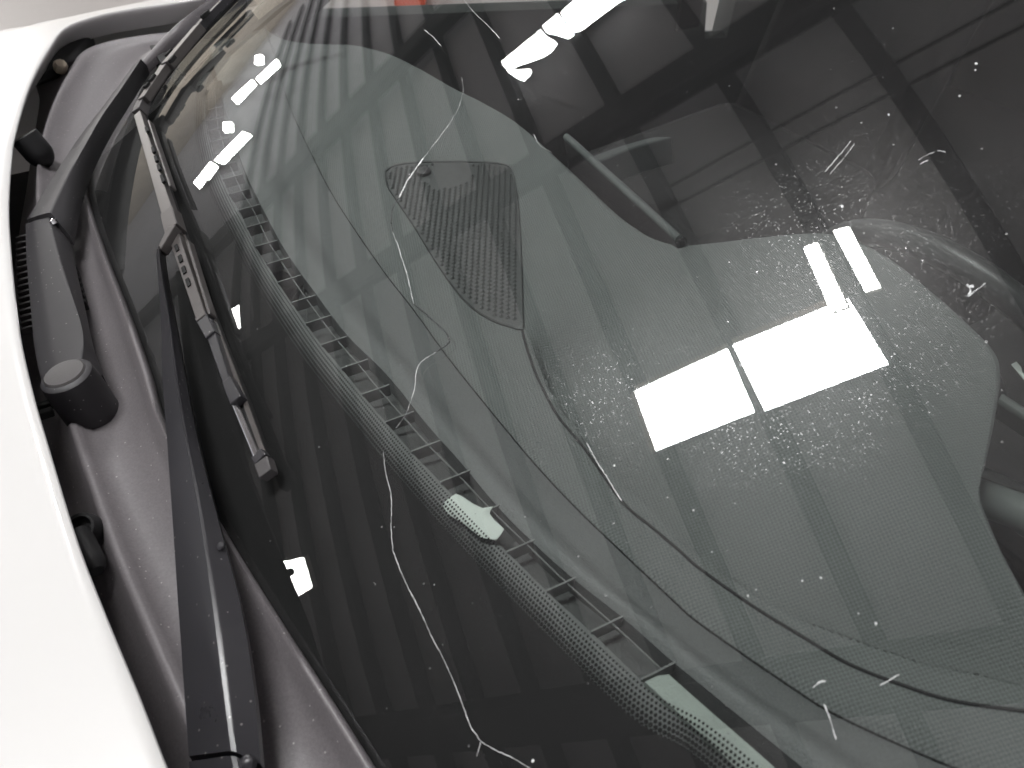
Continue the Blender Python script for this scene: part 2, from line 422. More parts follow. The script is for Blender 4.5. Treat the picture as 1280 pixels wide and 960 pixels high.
# cowl ---------------------------------------------------------------
PAIRS = [((262, 1080), (545, 1080)), ((209, 960), (470, 960)), ((160, 838), (400, 850)), ((122, 740), (345, 765)), ((85, 640), (285, 668)), ((58, 550), (212, 540)), ((41, 491), (187, 462)), ((25, 419), (162, 391)), ((15, 336), (131, 312)), ((11, 280), (111, 250)), ((11, 240), (108, 215)), ((19, 166), (125, 165)), ((37, 106), (158, 112)), ((62, 59), (195, 70)), ((84, 33), (230, 35)), ((165, 11), (270, 5)), ((250, -2), (320, -25))]
HE = spl([at(a[0], a[1], on_hood) for a, b in PAIRS], 110)
BE = spl([at(b[0], b[1], on_glass(0.004)) for a, b in PAIRS], 110)
PROF = [(-0.45, -0.13, 0), (-0.25, -0.11, 0), (-0.1, -0.095, 0), (0.0, -0.088, 0), (0.05, -0.083, 0), (0.10, -0.074, 0), (0.13, -0.0675, 0), (0.16, -0.064, 0), (0.20, -0.064, 0), (0.25, -0.069, 0.0), (0.32, -0.075, 0.05), (0.5, -0.078, 0.25), (0.68, -0.076, 0.45), (0.8, -0.060, 0.75), (0.88, -0.010, 1), (0.93, 0.004, 1), (0.96, 0.006, 1), (0.985, 0.004, 1), (1.0, -0.001, 1), (1.01, -0.012, 1)]
rows = []
for h, b in zip(HE, BE):
    r = []
    for v, z, w in PROF:
        p = h.lerp(b, v)
        low = z if w < 1 else 0
        zc = -0.0 + z if w == 0 else (b.z + z if w == 1 else (1 - w) * z + w * (b.z - 0.018))
        r.append(Vector((p.x, p.y, zc)))
    rows.append(r)
def cowl_pt(i, v):
    r = rows[i]
    for a in range(len(PROF) - 1):
        if PROF[a][0] <= v <= PROF[a + 1][0]:
            q = (v - PROF[a][0]) / (PROF[a + 1][0] - PROF[a][0])
            return r[a].lerp(r[a + 1], q)
    return r[-1]
m = MB(); m.grid(rows)
cowl = m.build('cowl_panel', M['cowl'], car, angle=75)

# windscreen ---------------------------------------------------------
BASE = sorted([(b.y, b.x) for b in BE])
def base_x(y):
    if y <= BASE[0][0]: return BASE[0][1] + (BASE[0][0] - y) * 0.5
    if y >= BASE[-1][0]: return BASE[-1][1] + (y - BASE[-1][0]) * 1.0
    for (a, p), (b, q) in zip(BASE, BASE[1:]):
        if a <= y <= b: return p + (q - p) * (y - a) / max(1e-9, b - a)
NY, NX = 90, 60
def glass_grid(off):
    g = []
    for i in range(NY + 1):
        y = -0.98 + 1.96 * i / NY
        x0, x1 = base_x(y) - 0.012, 0.86 - 0.12 * y * y
        r = []
        for j in range(NX + 1):
            x = x0 + (x1 - x0) * j / NX
            r.append(Vector((x, y, glass_z(x, y))) - glass_n(x, y) * off)
        g.append(r)
    return g
ga, gb = glass_grid(0.0), glass_grid(0.005)
m = MB(); m.grid(ga); m.grid(gb)
loop = lambda g: [g[i][0] for i in range(NY + 1)] + g[NY][1:] + [g[i][NX] for i in range(NY - 1, -1, -1)] + g[0][NX - 1:0:-1]
m.grid([loop(ga), loop(gb)], True)
windscreen = m.build('windscreen', M['glass'], car, angle=30)
windscreen.data.materials.append(M['glass_in'])
for i, f in enumerate(windscreen.data.polygons):
    if i >= NY * NX: f.material_index = 1
SLATS = [(801.6, 849), (739, 789), (683.5, 738), (634, 689), (590, 645), (550.6, 602), (514, 564), (482, 527), (452.5, 492.5), (426.6, 460), (401.6, 430.6), (382, 404), (364, 378), (347, 352.5), (333, 330), (319, 308), (308, 284), (298, 262.5), (286, 242.7), (278, 224), (271, 208), (266, 193), (262.5, 177.5), (258.6, 164), (257, 151.5), (256, 138.5), (255.5, 126), (255, 115), (256, 104.6)]
# inner edge of the black band (on the glass)
IN_PX = [(1130, 1110), (985, 985), (885, 903)] + [(u + 2, v + 4) for u, v in SLATS[::2]] + [(262, 90), (285, 62), (330, 25), (390, -20)]
inner = spl(px(IN_PX, on_glass(-0.0025)), 800)
def sunk(p, off=0.0025):
    return Vector((p.x, p.y, glass_z(p.x, p.y))) - glass_n(p.x, p.y) * off
def inward(i):
    t = (inner[min(i + 2, 799)] - inner[max(i - 2, 0)]).normalized()
    n = Vector((-t.y, t.x, 0))
    if n.x < 0 and i < 700: n = -n
    if n.dot(Vector((0.4, -0.1, 0)) - inner[i]) < 0: n = -n
    return n.normalized()
BANDW = 0.0185
fr = []
for i in range(0, 800, 5):
    n = inward(i)
    a = inner[i] - n * BANDW
    bx = base_x(a.y) - 0.008
    e = Vector((min(bx, a.x - 0.02), a.y, 0))
    fr.append([sunk(a.lerp(e, q / 8)) for q in range(9)])
m = MB(); m.grid(fr)
m.build('black_border', M['frit'], windscreen)
m = MB()
seg = [0.0]
for a, b in zip(inner, inner[1:]): seg.append(seg[-1] + (b - a).length)
PITCH_D = 0.00265
NR = 7
cnt = int(seg[-1] / PITCH_D); j = 0
for k in range(cnt):
    for row in range(NR):
        s = (k + 0.5 * (row % 2)) * PITCH_D
        while j < 798 and seg[j + 1] < s: j += 1
        while j > 0 and seg[j] > s: j -= 1
        p = inner[j].lerp(inner[j + 1], min(1, (s - seg[j]) / max(1e-9, seg[j + 1] - seg[j])))
        n = inward(j)
        c = p - n * (BANDW - row * PITCH_D * 0.98)
        rad = 0.00148 - 0.00012 * row
        b = len(m.v)
        for q in range(6):
            e = Vector((math.cos(q * math.pi / 3), math.sin(q * math.pi / 3), 0)) * rad
            m.v.append(tuple(sunk(c + e)))
        m.f.append(tuple(range(b, b + 6)))
tag(m.build('border_dots', M['frit'], windscreen, sm=False), kind='stuff')

# cracks and chips in the glass
def crack(pts, r=0.00045, mat='crack', jit=1.0, name='crack'):
    P = spl([(u, v, 0) for u, v in pts], max(12, len(pts) * 9))
    P = [p + Vector((random.uniform(-jit, jit) * 0.45, random.uniform(-jit, jit) * 0.45, 0)) for p in P]
    W = [at(p.x, p.y, on_glass(0.0003)) for p in P]
    m = MB(); n = len(W); r *= 0.38
    q, rad = 1.0, []
    for i in range(n):
        q = min(1.3, max(0.35, q * random.uniform(0.6, 1.65)))
        rad.append(r * (0.6 if i in (0, n - 1) else q))
    rings = []
    for i, w in enumerate(W):            # a flat splinter lying in the glass
        t = (W[min(i + 1, n - 1)] - W[max(i - 1, 0)]).normalized(); nn = glass_n(w.x, w.y); s_ = nn.cross(t).normalized()
        tw = random.uniform(-0.5, 0.5)
        rings.append([w - s_ * rad[i], w + nn * rad[i] * (0.5 + tw), w + s_ * rad[i], w - nn * rad[i] * 0.5])
    m.prism(rings)
    return m.build(name, M[mat], windscreen, sm=False)
crack([(577, 97), (579, 112), (573, 135), (560, 157), (546, 176), (535, 190), (529, 198)], 0.0006)
crack([(529, 198), (518, 213), (508, 228), (499, 247)], 0.0022)
crack([(499, 247), (492, 258), (489, 275), (491, 290)], 0.0012, 'crackdark')
crack([(491, 290), (500, 315), (509, 345), (517, 380)], 0.0006)
crack([(517, 380), (535, 395), (555, 413), (562, 426), (557, 432), (545, 440)], 0.0013, 'crackdark')
crack([(545, 440), (527, 452), (520, 465), (519, 480), (515, 497), (507, 518), (495, 535)], 0.00055)
crack([(479, 565), (482, 590), (489, 620), (489, 660), (491, 688)], 0.0005)
crack([(491, 688), (500, 712), (511, 736), (525, 763), (540, 797)], 0.0007)
crack([(540, 797), (555, 825), (566, 850), (578, 880), (587, 905), (601, 927)], 0.0005)
crack([(601, 927), (620, 938), (640, 947), (665, 962)], 0.0005)
crack([(596, 945), (601, 927)], 0.0004)
crack([(733, 553), (745, 575), (757, 594), (768, 612), (777, 626)], 0.0007)
crack([(580, 0), (595, 18), (610, 32), (625, 48)], 0.0007)
crack([(530, 37), (540, 45), (552, 58)], 0.0007)
crack([(667, 168), (675, 182), (690, 190)], 0.0005)
crack([(1031, 215), (1050, 193), (1064, 176)], 0.0006, 'crack'); crack([(1037, 218), (1055, 197), (1068, 180)], 0.0005, 'crack')
crack([(1030, 880), (1038, 900), (1045, 925)], 0.0008); 
crack([(1100, 857), (1112, 850), (1124, 843)], 0.0006)
crack([(1016, 860), (1024, 853), (1032, 851)], 0.001)
crack([(1148, 200), (1158, 194), (1168, 190)], 0.0007); crack([(1150, 205), (1160, 200)], 0.0007); crack([(1172, 188), (1182, 190)], 0.0007)
def chip(u, v, s, mat='crack'):
    c = at(u, v, on_glass(0.0004)); m = MB()
    n = glass_n(c.x, c.y); a = n.orthogonal().normalized(); b = n.cross(a)
    k = random.randint(5, 7)
    ring = [c + (a * math.cos(q) * random.uniform(.5, 1.2) + b * math.sin(q) * random.uniform(.4, 1)) * s for q in [2 * math.pi * i / k for i in range(k)]]
    m.slab([c + (p - c) * 0.6 for p in ring], n * 0.0004)
    m.build('chip', M[mat], windscreen, sm=False)
for u, v, s in [(1220, 80, .0022), (1219, 88, .0018), (1052, 258, .0026), (1215, 358, .003), (1111, 144, .0018), (1200, 120, .0018), (935, 745, .0015), (1095, 780, .0016), (1026, 722, .0016), (945, 737, .001), (1003, 726, .0012), (768, 582, .0015), (520, 211, .002), (433, 458, .0008), (543, 731, .001), (666, 951, .002), (512, 218, .0018), (1073, 767, .0008), (890, 690, .0008)]:
    chip(u, v, s)
# the arrow-shaped chip low on the driver's side
crack([(1209, 355), (1213, 362), (1210, 371)], 0.0012); crack([(1211, 370), (1221, 362), (1232, 354)], 0.0010)

# dashboard ----------------------------------------------------------
dash = empty('dashboard', car)
SEAM_A = [(330, 30), (345, 75), (362, 130), (392, 195), (422, 250), (475, 328), (516, 381), (559, 440), (612, 506), (669, 574), (716, 624), (753, 660), (850, 751), (880, 776), (989, 851), (1055, 891), (1211, 960), (1400, 1030)]
FRONT = [(262, 60), (272, 100), (285, 150), (303, 205), (323, 250), (356, 312), (394, 366), (434, 419), (484, 469), (534, 531), (575, 577), (619, 630), (662, 674), (709, 717), (784, 777), (828, 816), (881, 860), (1000, 957), (1150, 1080)]
REAR = [(345, 68), (375, 60), (415, 56), (450, 58), (485, 68), (520, 85), (560, 108), (600, 128), (640, 152), (680, 187), (720, 224), (760, 262), (790, 285), (815, 299), (850, 307), (900, 303), (960, 296), (1020, 292), (1062, 300), (1110, 325), (1160, 365), (1205, 405), (1238, 440), (1245, 470), (1240, 520), (1230, 575), (1223, 620), (1236, 660), (1262, 715), (1300, 775), (1380, 860)]
def loft(A, B, n, rows, gap=0.0012, deep=0.024, shape=None):
    A, B = spl(A, n), spl(B, n)
    out = []
    for k in range(rows + 1):
        f = k / rows
        r = []
        for a, b in zip(A, B):
            p = a.lerp(b, f); p.z = dash_z(p.x, p.y) + (shape(f, (b - a).length) if shape else 0)
            r.append(p)
        out.append(r)
    def edge(r0, r1):
        res = []
        for d, z in ((0.0015, -0.0012), (0.0022, -0.004), (0.0024, -deep)):
            res.append([a + (a - b).normalized() * (d - 0.0024 + -gap * 0) + Vector((0, 0, z)) for a, b in zip(r0, r1)])
        return res
    ra = edge(out[0], out[1]); rb = edge(out[-1], out[-2])
    return ra[::-1] + out + rb
A_w = px(SEAM_A, on_dash()); F_w = px(FRONT, on_dash()); B_w = px(REAR, on_dash())
def shift(c, d):
    c = spl(c, 200); out = []
    for i, p in enumerate(c):
        t = (c[min(i + 1, 199)] - c[max(i - 1, 0)]); n = Vector((-t.y, t.x, 0)).normalized()
        if n.x < 0 and n.y <= 0.9: n = -n
        q = p + n * d
        out.append(q)
    return out
m = MB(); m.grid(loft(F_w, shift(A_w, -0.0002), 220, 16, shape=lambda f, L: 0.004 * math.sin(math.pi * min(1, f * 2.2)) * (f < 0.46) - 0.007 * f * f)); m.build('front_strip', M['strip'], dash, angle=50)
m = MB()
Lw = loft(shift(A_w, 0.0002), B_w, 260, 90, shape=lambda f, L: -0.005 * max(0, 1 - f * L / 0.016) ** 2)
m.grid(Lw[:-3])
last = Lw[-4]; prev = Lw[-5]
edge = []
for d, z in ((0.004, -0.001), (0.008, -0.0045), (0.010, -0.010), (0.011, -0.03), (0.004, -0.11)):
    edge.append([a + Vector(((a - b).x, (a - b).y, 0)).normalized() * d + Vector((0, 0, z)) for a, b in zip(last, prev)])
m.grid([last] + edge)
m.build('top_pad', M['pad'], dash, angle=60)
# shadow gap below the seam, slot tray
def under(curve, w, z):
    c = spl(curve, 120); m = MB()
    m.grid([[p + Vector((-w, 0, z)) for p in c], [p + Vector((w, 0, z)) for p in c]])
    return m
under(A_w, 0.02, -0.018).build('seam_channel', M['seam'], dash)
SC_PX = [(653, 414), (659, 437), (667, 460), (678, 485), (698, 521), (731, 561), (778, 627), (816, 660), (850, 689), (875, 711), (940, 757), (1000, 794), (1061, 830), (1130, 857), (1192, 876), (1280, 889), (1400, 905)]
m = MB(); m.tube(spl(px(SC_PX, on_dash(0.0003)), 160), 0.0012, 6); m.build('pad_seam', M['seam'], dash)
# defroster slot: tray, rod, slats
slot_l = px([(1000, 1030), (900, 935)] + SLATS + [(262, 88)], flat(0.0))
slot_r = F_w
sl, sr = spl(slot_l, 140), spl(F_w, 140)
m = MB()
m.grid([[p + Vector((-0.034, 0, -0.022)) for p in sl], [p + Vector((-0.024, 0, -0.010)) for p in sl], [p + Vector((-0.012, 0, -0.004)) for p in sl], [p + Vector((-0.002, 0, -0.002)) for p in sl], [p + Vector((0.001, 0, -0.003)) for p in sl], [p + Vector((0.003, 0, -0.03)) for p in sl]])
m.build('slot_lip', M['lip'], dash)
m = MB()
m.grid([[p + Vector((0.002, 0, -0.018)) for p in sl], [p + Vector((0.03, 0, -0.018)) for p in sr]])
m.build('defroster_tray', M['tray'], dash)
W = px(SLATS, flat(0.0))
rod = []
for i, p in enumerate(W):
    m = MB()
    q = p + Vector((0.0245, -0.002, 0.0015))
    m.box((p + q) / 2 + Vector((0, 0, -0.006)), (q - p) / 2, (0, 0.0006, 0), (0, 0, 0.006))
    m.build('slat', M['slat'], dash, sm=False)
    rod.append(p.lerp(q, 0.62) + Vector((0, 0, -0.0022)))
m = MB(); m.tube(spl(rod, 160), 0.0006, 6); m.build('defroster_rod', M['slat'], dash)
# pale strip past the slot: light on the dash lip painted as colour
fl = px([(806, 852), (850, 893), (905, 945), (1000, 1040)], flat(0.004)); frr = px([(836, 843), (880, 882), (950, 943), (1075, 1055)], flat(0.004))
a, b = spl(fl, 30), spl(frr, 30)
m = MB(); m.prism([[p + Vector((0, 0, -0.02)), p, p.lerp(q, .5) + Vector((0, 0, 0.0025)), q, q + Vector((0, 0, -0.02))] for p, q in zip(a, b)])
m.build('lit_lip_strip', M['litlip'], dash)
# speaker grille
GR = [(481, 214), (492, 207), (520, 203), (560, 202), (605, 203), (632, 206), (640, 214), (646, 245), (650, 290), (652, 340), (653, 385), (653, 410), (640, 408), (618, 401), (598, 390), (580, 375), (560, 350), (540, 320), (518, 284), (498, 254), (484, 232)]
gw = px(GR, on_dash(0.001))
gc = sum(gw, Vector()) / len(gw)
ring = spl(gw + [gw[0]], 130)[:-1]
m = MB()
m.grid([[gc + (p - gc) * f + Vector((0, 0, h)) for p in ring] for f, h in ((1.012, -0.004), (1.012, 0.0008), (1.0, 0.0016), (0.985, 0.0012), (0.98, -0.003))], True)
m.build('grille_rim', M['grille'], dash)
m = MB()
b0 = len(m.v)
def onz(p, h): return Vector((p.x, p.y, dash_z(p.x, p.y) + h))
m.grid([[onz(gc + (p - gc) * f, 0.0012) for p in ring] for f in (0.985, 0.8, 0.6, 0.4, 0.2, 0.01)], True)
m.build('grille_plate', M['grille'], dash)
def inside(p, poly):
    c = False
    for a, b in zip(poly, poly[1:] + poly[:1]):
        if (a.y > p.y) != (b.y > p.y) and p.x < (b.x - a.x) * (p.y - a.y) / (b.y - a.y) + a.x: c = not c
    return c
shr = [gc + (p - gc) * 0.95 for p in ring]
badge = at(530, 215, on_dash(0.002)); badge2 = at(560, 217, on_dash(0.002))
m = MB(); pit = 0.0062
for i in range(-45, 46):
    for j in range(-60, 61):
        p = gc + Vector((0.86, -0.5, 0)) * (i * pit) + Vector((0.5, 0.86, 0)) * ((j + 0.5 * (i % 2)) * pit * 0.95)
        if not inside(p, shr): continue
        if (p - badge2).xy.length < 0.03: continue
        A, B = Vector((0.86, -0.5, 0)), Vector((0.5, 0.86, 0))
        z = 0.0013
        q = [onz(p - A * .0026, z), onz(p - B * .0022, z), onz(p + A * .0026, z), onz(p + B * .0022, z)]
        top = onz(p + A * .0006 + B * .0008, z + 0.0021)
        b = len(m.v); m.v += [tuple(x) for x in q + [top]]
        m.f += [(b, b + 1, b + 4), (b + 1, b + 2, b + 4), (b + 2, b + 3, b + 4), (b + 3, b, b + 4)]
tag(m.build('grille_mesh', M['grille'], dash, sm=False), kind='stuff')
m = MB(); m.lathe([(0.001, -0.002), (0.009, -0.002), (0.0085, 0.003), (0.006, 0.0052), (0.003, 0.006), (0.0005, 0.0062)], onz(badge, 0.001), (0, 0, 1)); m.build('light_sensor', M['cap'], dash)
# centre display
a, b = at(842, 300, flat(0.045)), at(702, 172, flat(0.045))
t = (b - a).normalized(); n = Vector((t.y, -t.x, 0))
if n.x < 0: n = -n
m = MB()
m.box((a + b) / 2 + n * 0.008 + Vector((0.02, 0, -0.08)), (b - a) / 2 * 1.02, n * 0.006, (-0.02, 0, 0.08))
scr = m.build('display', M['screen'], car, bevel=0.003)
m = MB(); m.tube([a + n * 0.006, b + n * 0.006], 0.0042, 10); m.build('display_rim', M['rimgrey'], scr)
# steering wheel
sw = empty('steering_wheel', car)
cw = Vector((0.60, -0.41, -0.105)); ax = Vector((0.90, 0, 0.42)).normalized()
e1 = Vector((0, 1, 0)); e2 = ax.cross(e1)
ringpts = []
m = MB(); rows = []
for i in range(64):
    q = 2 * math.pi * i / 64; rd = e1 * math.cos(q) + e2 * math.sin(q)
    rows.append([cw + rd * (0.182 + 0.015 * math.cos(w)) + ax * 0.013 * math.sin(w) for w in [2 * math.pi * k / 12 for k in range(12)]])
m.grid(rows + [rows[0]], True); m.build('rim', M['leather'], sw)
m = MB(); m.lathe([(0.01, -0.03), (0.06, -0.028), (0.07, -0.01), (0.062, 0.012), (0.03, 0.02), (0.005, 0.021)], cw, ax); m.build('hub', M['leather'], sw)
for q in (0, math.pi, -math.pi / 2):
    rd = e1 * math.cos(q) + e2 * math.sin(q); td = ax.cross(rd)
    m = MB(); m.box(cw + rd * 0.12, rd * 0.06, td * 0.018, ax * 0.006); m.build('spoke', M['greytrim'], sw, bevel=0.004)
a, b = at(1216, 618, flat(-0.02)), at(1330, 660, flat(-0.02))
m = MB(); m.tube(spl([a + (b - a) * f for f in (-0.6, 0, 0.4, 0.8, 1)], 14), [0.012] * 5 + [0.014] * 5 + [0.017] * 4, 14); m.build('stalk', M['greytrim'], car)

m = MB(); m.slab(px([(1264, 456), (1270, 453), (1276, 460), (1277, 466), (1290, 480), (1300, 500), (1284, 480)], flat(-0.01)), (0, 0, 0.001)); m.build('white_piece', M['sheet'], car, sm=False)  # small flat pale piece beside the wheel
# cabin: doors, floor, seats, roof -----------------------------------
m = MB()
m.grid([[(x, y, -0.62) for y in (-0.95, 0, 0.95)] for x in (0.1, 1.0, 2.6)])
m.build('cabin_floor', M['trim'], car, sm=False)
m = MB(); m.box((0.05, 0, -0.33), (0.01, 0, 0), (0, 0.9, 0), (0, 0, 0.28)); m.build('firewall', M['trim'], car, sm=False)
m = MB(); m.box((2.6, 0, -0.1), (0.02, 0, 0), (0, 0.9, 0), (0, 0, 0.55)); m.build('rear_panel', M['trim'], car, sm=False)
def sill_z(x, s=-1): return -0.062 - 0.12 * (x - 0.59) - (0.09 if s > 0 and 1.385 < x < 1.475 else 0)
for yy, nm in ((0.88, 'passenger_door'), (-0.98, 'driver_door')):
    s = 1 if yy > 0 else -1
    m = MB()
    m.prism([[Vector((x, yy, -0.62)), Vector((x, yy + s * 0.06, -0.62)), Vector((x, yy + s * 0.06, sill_z(x, s) - 0.01)), Vector((x, yy + s * 0.02, sill_z(x, s))), Vector((x, yy, sill_z(x, s) - 0.012))] for x in (0.3, 0.6, 1.0, 1.38, 1.39, 1.44, 1.47, 1.48, 1.5, 2.0, 2.6)])
    d = m.build(nm, M['door'], car)
    m = MB(); m.box((1.32, yy + s * 0.02, 0.2), (0.035, 0, 0), (0, 0.03, 0), (0, 0, 0.42)); m.build('door_pillar', M['trim'], d, sm=False)
    p0, p1 = Vector((0.06, yy, -0.14)), Vector((0.82, yy - s * 0.12, 0.40))
    m = MB(); m.prism([[p + Vector((0.0, s * -0.03, 0.0)), p + Vector((0.09, s * -0.03, -0.02)), p + Vector((0.09, s * 0.04, -0.02)), p + Vector((0, s * 0.04, 0))] for p in (p0, p1)])
    m.build('windscreen_pillar', M['trim'], car, bevel=0.01)
m = MB()
m.grid([[(x, y, 0.47 - 0.10 * y * y - 0.03 * (x - 1.4) ** 2 + dz) for y in [-0.85 + 0.17 * k for k in range(11)]] for x, dz in ((0.80, 0.0), (1.0, 0.02), (1.5, 0.03), (2.0, 0.01), (2.6, -0.06))])
m.build('roof', M['paint'], car)
def seat(cy_, nm):
    s = empty(nm, car)
    def pillow(c, X, Y, Z, name):
        m = MB(); m.box(c, X, Y, Z); m.build(name, M['seat'], s, bevel=0.04)
    pillow((1.05, cy_, -0.40), (0.25, 0, 0.02), (0, 0.24, 0), (0, 0, 0.07), 'cushion')
    pillow((1.42, cy_, -0.08), (0.05, 0, 0), (0, 0.23, 0), (0.10, 0, 0.30), 'backrest')
    pillow((1.54, cy_, 0.28), (0.04, 0, 0), (0, 0.12, 0), (0.02, 0, 0.08), 'headrest')
seat(0.42, 'passenger_seat'); seat(-0.45, 'driver_seat')
a, b = at(735, 203, flat(-0.2)), at(828, 172, flat(-0.2))
m = MB(); m.prism([[p + Vector((0, 0, -0.05)), p + Vector((-.012, 0.012, 0)), p + Vector((0.012, -0.012, 0.004)), p + Vector((0.02, -0.02, -0.05))] for p in spl([a, a.lerp(b, .5) + Vector((0, 0, .004)), b], 8)])
m.build('console_lid', M['rimgrey'], car, bevel=0.003)

# wipers -------------------------------------------------------------
def arm_loft(st, lo, hi):                # stations: left, ridge, right measured points, extra height
    L = spl([at(*s[0], on_glass(lo + s[3])) for s in st], 40); T = spl([at(*s[1], on_glass(hi + s[3])) for s in st], 40); Q = spl([at(*s[2], on_glass(lo + s[3])) for s in st], 40)
    m = MB()
    rings = []
    for l, t, q in zip(L, T, Q):
        w = 0.13
        a0, a1 = t.lerp(l, w), t.lerp(q, w); top = (a0 + a1) / 2 + Vector((0, 0, 0.0004))
        rings.append([l + Vector((0, 0, -0.012)), l, l.lerp(a0, 0.08), l.lerp(a0, 0.92), a0, a0.lerp(top, .5) + Vector((0, 0, .00045)), top + Vector((0, 0, .0009)), a1.lerp(top, .5) + Vector((0, 0, .00045)), a1, q.lerp(a1, 0.92), q.lerp(a1, 0.08), q, q + Vector((0, 0, -0.012))])
    m.prism(rings)
    return m
dw = empty('driver_wiper', car)
st = [((236, 945), (291, 938), (326, 955), .024), ((230, 860), (279, 850), (316, 850), .022), ((223, 760), (266, 750), (299, 750), .018), ((215, 640), (250, 640), (270, 640), .012), ((208, 540), (232, 545), (246, 545), .006), ((203, 470), (220, 470), (231, 468), .003), ((201, 400), (211, 400), (218, 398), 0), ((197, 340), (202, 340), (207, 340), 0), ((195, 312), (198.5, 308), (203, 308), 0)]
arm_loft(st, 0.022, 0.034).build('arm', M['arm'], dw, angle=28)
st = [((255, 1120), (320, 1110), (375, 1120), .02), ((245, 1030), (304, 1020), (350, 1030), .024), ((236, 952), (291, 944), (327, 962), .024)]
arm_loft(st, 0.021, 0.033).build('arm_head', M['arm'], dw, angle=28)
m = MB(); p = at(311, 952, on_glass(0.052)); m.lathe([(0.001, 0), (0.0052, 0), (0.005, 0.004), (0.003, 0.006), (0.0005, 0.0065)], p - Vector((0, 0, .003)), glass_n(p.x, p.y)); m.build('hinge_rivet', M['arm'], dw)
m = MB(); p = at(277, 682, on_glass(0.041)); m.lathe([(0.001, 0), (0.0032, 0), (0.003, 0.0022), (0.0005, 0.003)], p - Vector((0, 0, .0012)), glass_n(p.x, p.y)); m.build('arm_button', M['arm'], dw)
def bar(a, b, wa, wb, z0, z1, name, mat, parent, bevel=0.001, n=2, taper=None):
    # a bar along two measured points on the glass, widths in metres, between heights z0..z1 over the glass
    A, B = at(*a, on_glass(z1)), at(*b, on_glass(z1))
    t = (B - A).normalized(); nn = glass_n(A.x, A.y); s = nn.cross(t).normalized()
    m = MB(); d = nn * (z1 - z0)
    m.prism([[A - s * wa - d, A - s * wa, A + s * wa, A + s * wa - d], [B - s * wb - d, B - s * wb, B + s * wb, B + s * wb - d]])
    return m.build(name, M[mat], parent, sm=False, bevel=bevel)
AX = [(336, 590), (296, 480), (262, 392), (236, 318), (212, 248), (192, 190), (173, 138)]
# rubber element and its steel backing
P = spl([(u, v, 0) for u, v in AX], 24)
def strip_loft(off_px, half, z0, z1):
    W = [at(p.x + off_px, p.y, on_glass(z1)) for p in P]
    rings = []
    for i, w in enumerate(W):
        t = (W[min(i + 1, 23)] - W[max(i - 1, 0)]).normalized(); nn = glass_n(w.x, w.y); s = nn.cross(t).normalized(); d = nn * (z1 - z0)
        rings.append([w - s * half - d * 1, w - s * half, w + s * half, w + s * half - d])
    m = MB(); m.prism(rings); return m
strip_loft(1, 0.0012, 0.0006, 0.010).build('rubber_lip', M['rubber'], dw)
strip_loft(0, 0.0036, 0.0085, 0.012).build('rubber_back', M['rubber'], dw)
strip_loft(1.5, 0.0022, 0.012, 0.0135).build('spring_strip', M['bracket'], dw)
bar((251, 397), (212, 280), 0.0055, 0.0065, 0.014, 0.024, 'bridge', 'bracket', dw)
bar((210, 270), (171, 141), 0.0075, 0.0060, 0.014, 0.024, 'bridge', 'bracket', dw)
bar((213, 285), (207, 262), 0.0085, 0.0085, 0.013, 0.028, 'bridge_clip', 'bracket', dw)
bar((198, 312), (214, 282), 0.0030, 0.0065, 0.020, 0.031, 'arm_hook', 'bracket', dw)
for a, b in (((190, 183), (192, 190)), ((193.5, 194), (195.5, 201)), ((197, 205), (199, 212)), ((201, 218), (204, 227)), ((219, 306), (221.5, 313)), ((223.5, 319), (226, 327)), ((228, 333), (230.5, 341)), ((233, 348), (236, 357)), ((182, 158), (184, 164))):
    bar(a, b, 0.0020, 0.0020, 0.0215, 0.0244, 'bridge_slot', 'black', dw, 0)
for a, b in (((178, 150), (205, 232)), ((226, 300), (254, 392))):
    bar((a[0] + 7, a[1]), (b[0] + 7, b[1]), 0.0016, 0.0016, 0.012, 0.0215, 'side_rail', 'bracket', dw)
bar((249, 392), (262, 418), 0.0064, 0.0052, 0.012, 0.023, 'claw', 'arm', dw)
bar((258, 402), (283, 478), 0.0052, 0.0036, 0.0125, 0.021, 'lever', 'arm', dw)
bar((282, 474), (294, 500), 0.0048, 0.0058, 0.012, 0.022, 'claw', 'arm', dw)
m = MB(); m.tube([at(291, 499, on_glass(0.0165)), at(321, 571, on_glass(0.0155))], 0.0031, 10); m.build('lever_rod', M['chrome'], dw)
bar((319, 566), (325, 574), 0.0056, 0.0060, 0.010, 0.018, 'claw', 'arm', dw)
bar((325, 575), (331, 592), 0.0066, 0.0060, 0.008, 0.018, 'end_cap', 'cap', dw)
# passenger wiper
pw = empty('passenger_wiper', car)
st = [((55, 488), (98, 478), (128, 468)), ((44, 440), (104, 420), (112, 425)), ((38, 380), (90, 370), (101, 375)), ((33, 320), (73, 318), (90, 325)), ((32, 280), (61, 272), (86, 300))]
def arm_flat(st, zl, zt):
    L = spl([at(*s[0], flat(zl)) for s in st], 30); T = spl([at(*s[1], flat(zt)) for s in st], 30); Q = spl([at(*s[2], flat(zl)) for s in st], 30)
    m = MB(); m.prism([[l + Vector((0, 0, -0.014)), l, l.lerp(t, 0.5) + Vector((0, 0, .001)), l.lerp(t, .92) + Vector((0, 0, .0008)), t, q.lerp(t, .9) + Vector((0, 0, .0006)), q, q + Vector((0, 0, -0.014))] for l, t, q in zip(L, T, Q)])
    return m
arm_flat(st, -0.040, -0.026).build('arm_head', M['armmatt'], pw, angle=60)
st = [((34, 274), (63, 266), (87, 294)), ((58, 235), (84, 222), (97, 245)), ((80, 200), (105, 184), (111, 205)), ((103, 166), (128, 144), (134, 160)), ((135, 125), (150, 113), (158, 122)), ((168, 80), (176, 74), (184, 82))]
arm_flat(st, -0.036, -0.020).build('arm', M['armmatt'], pw, angle=60)
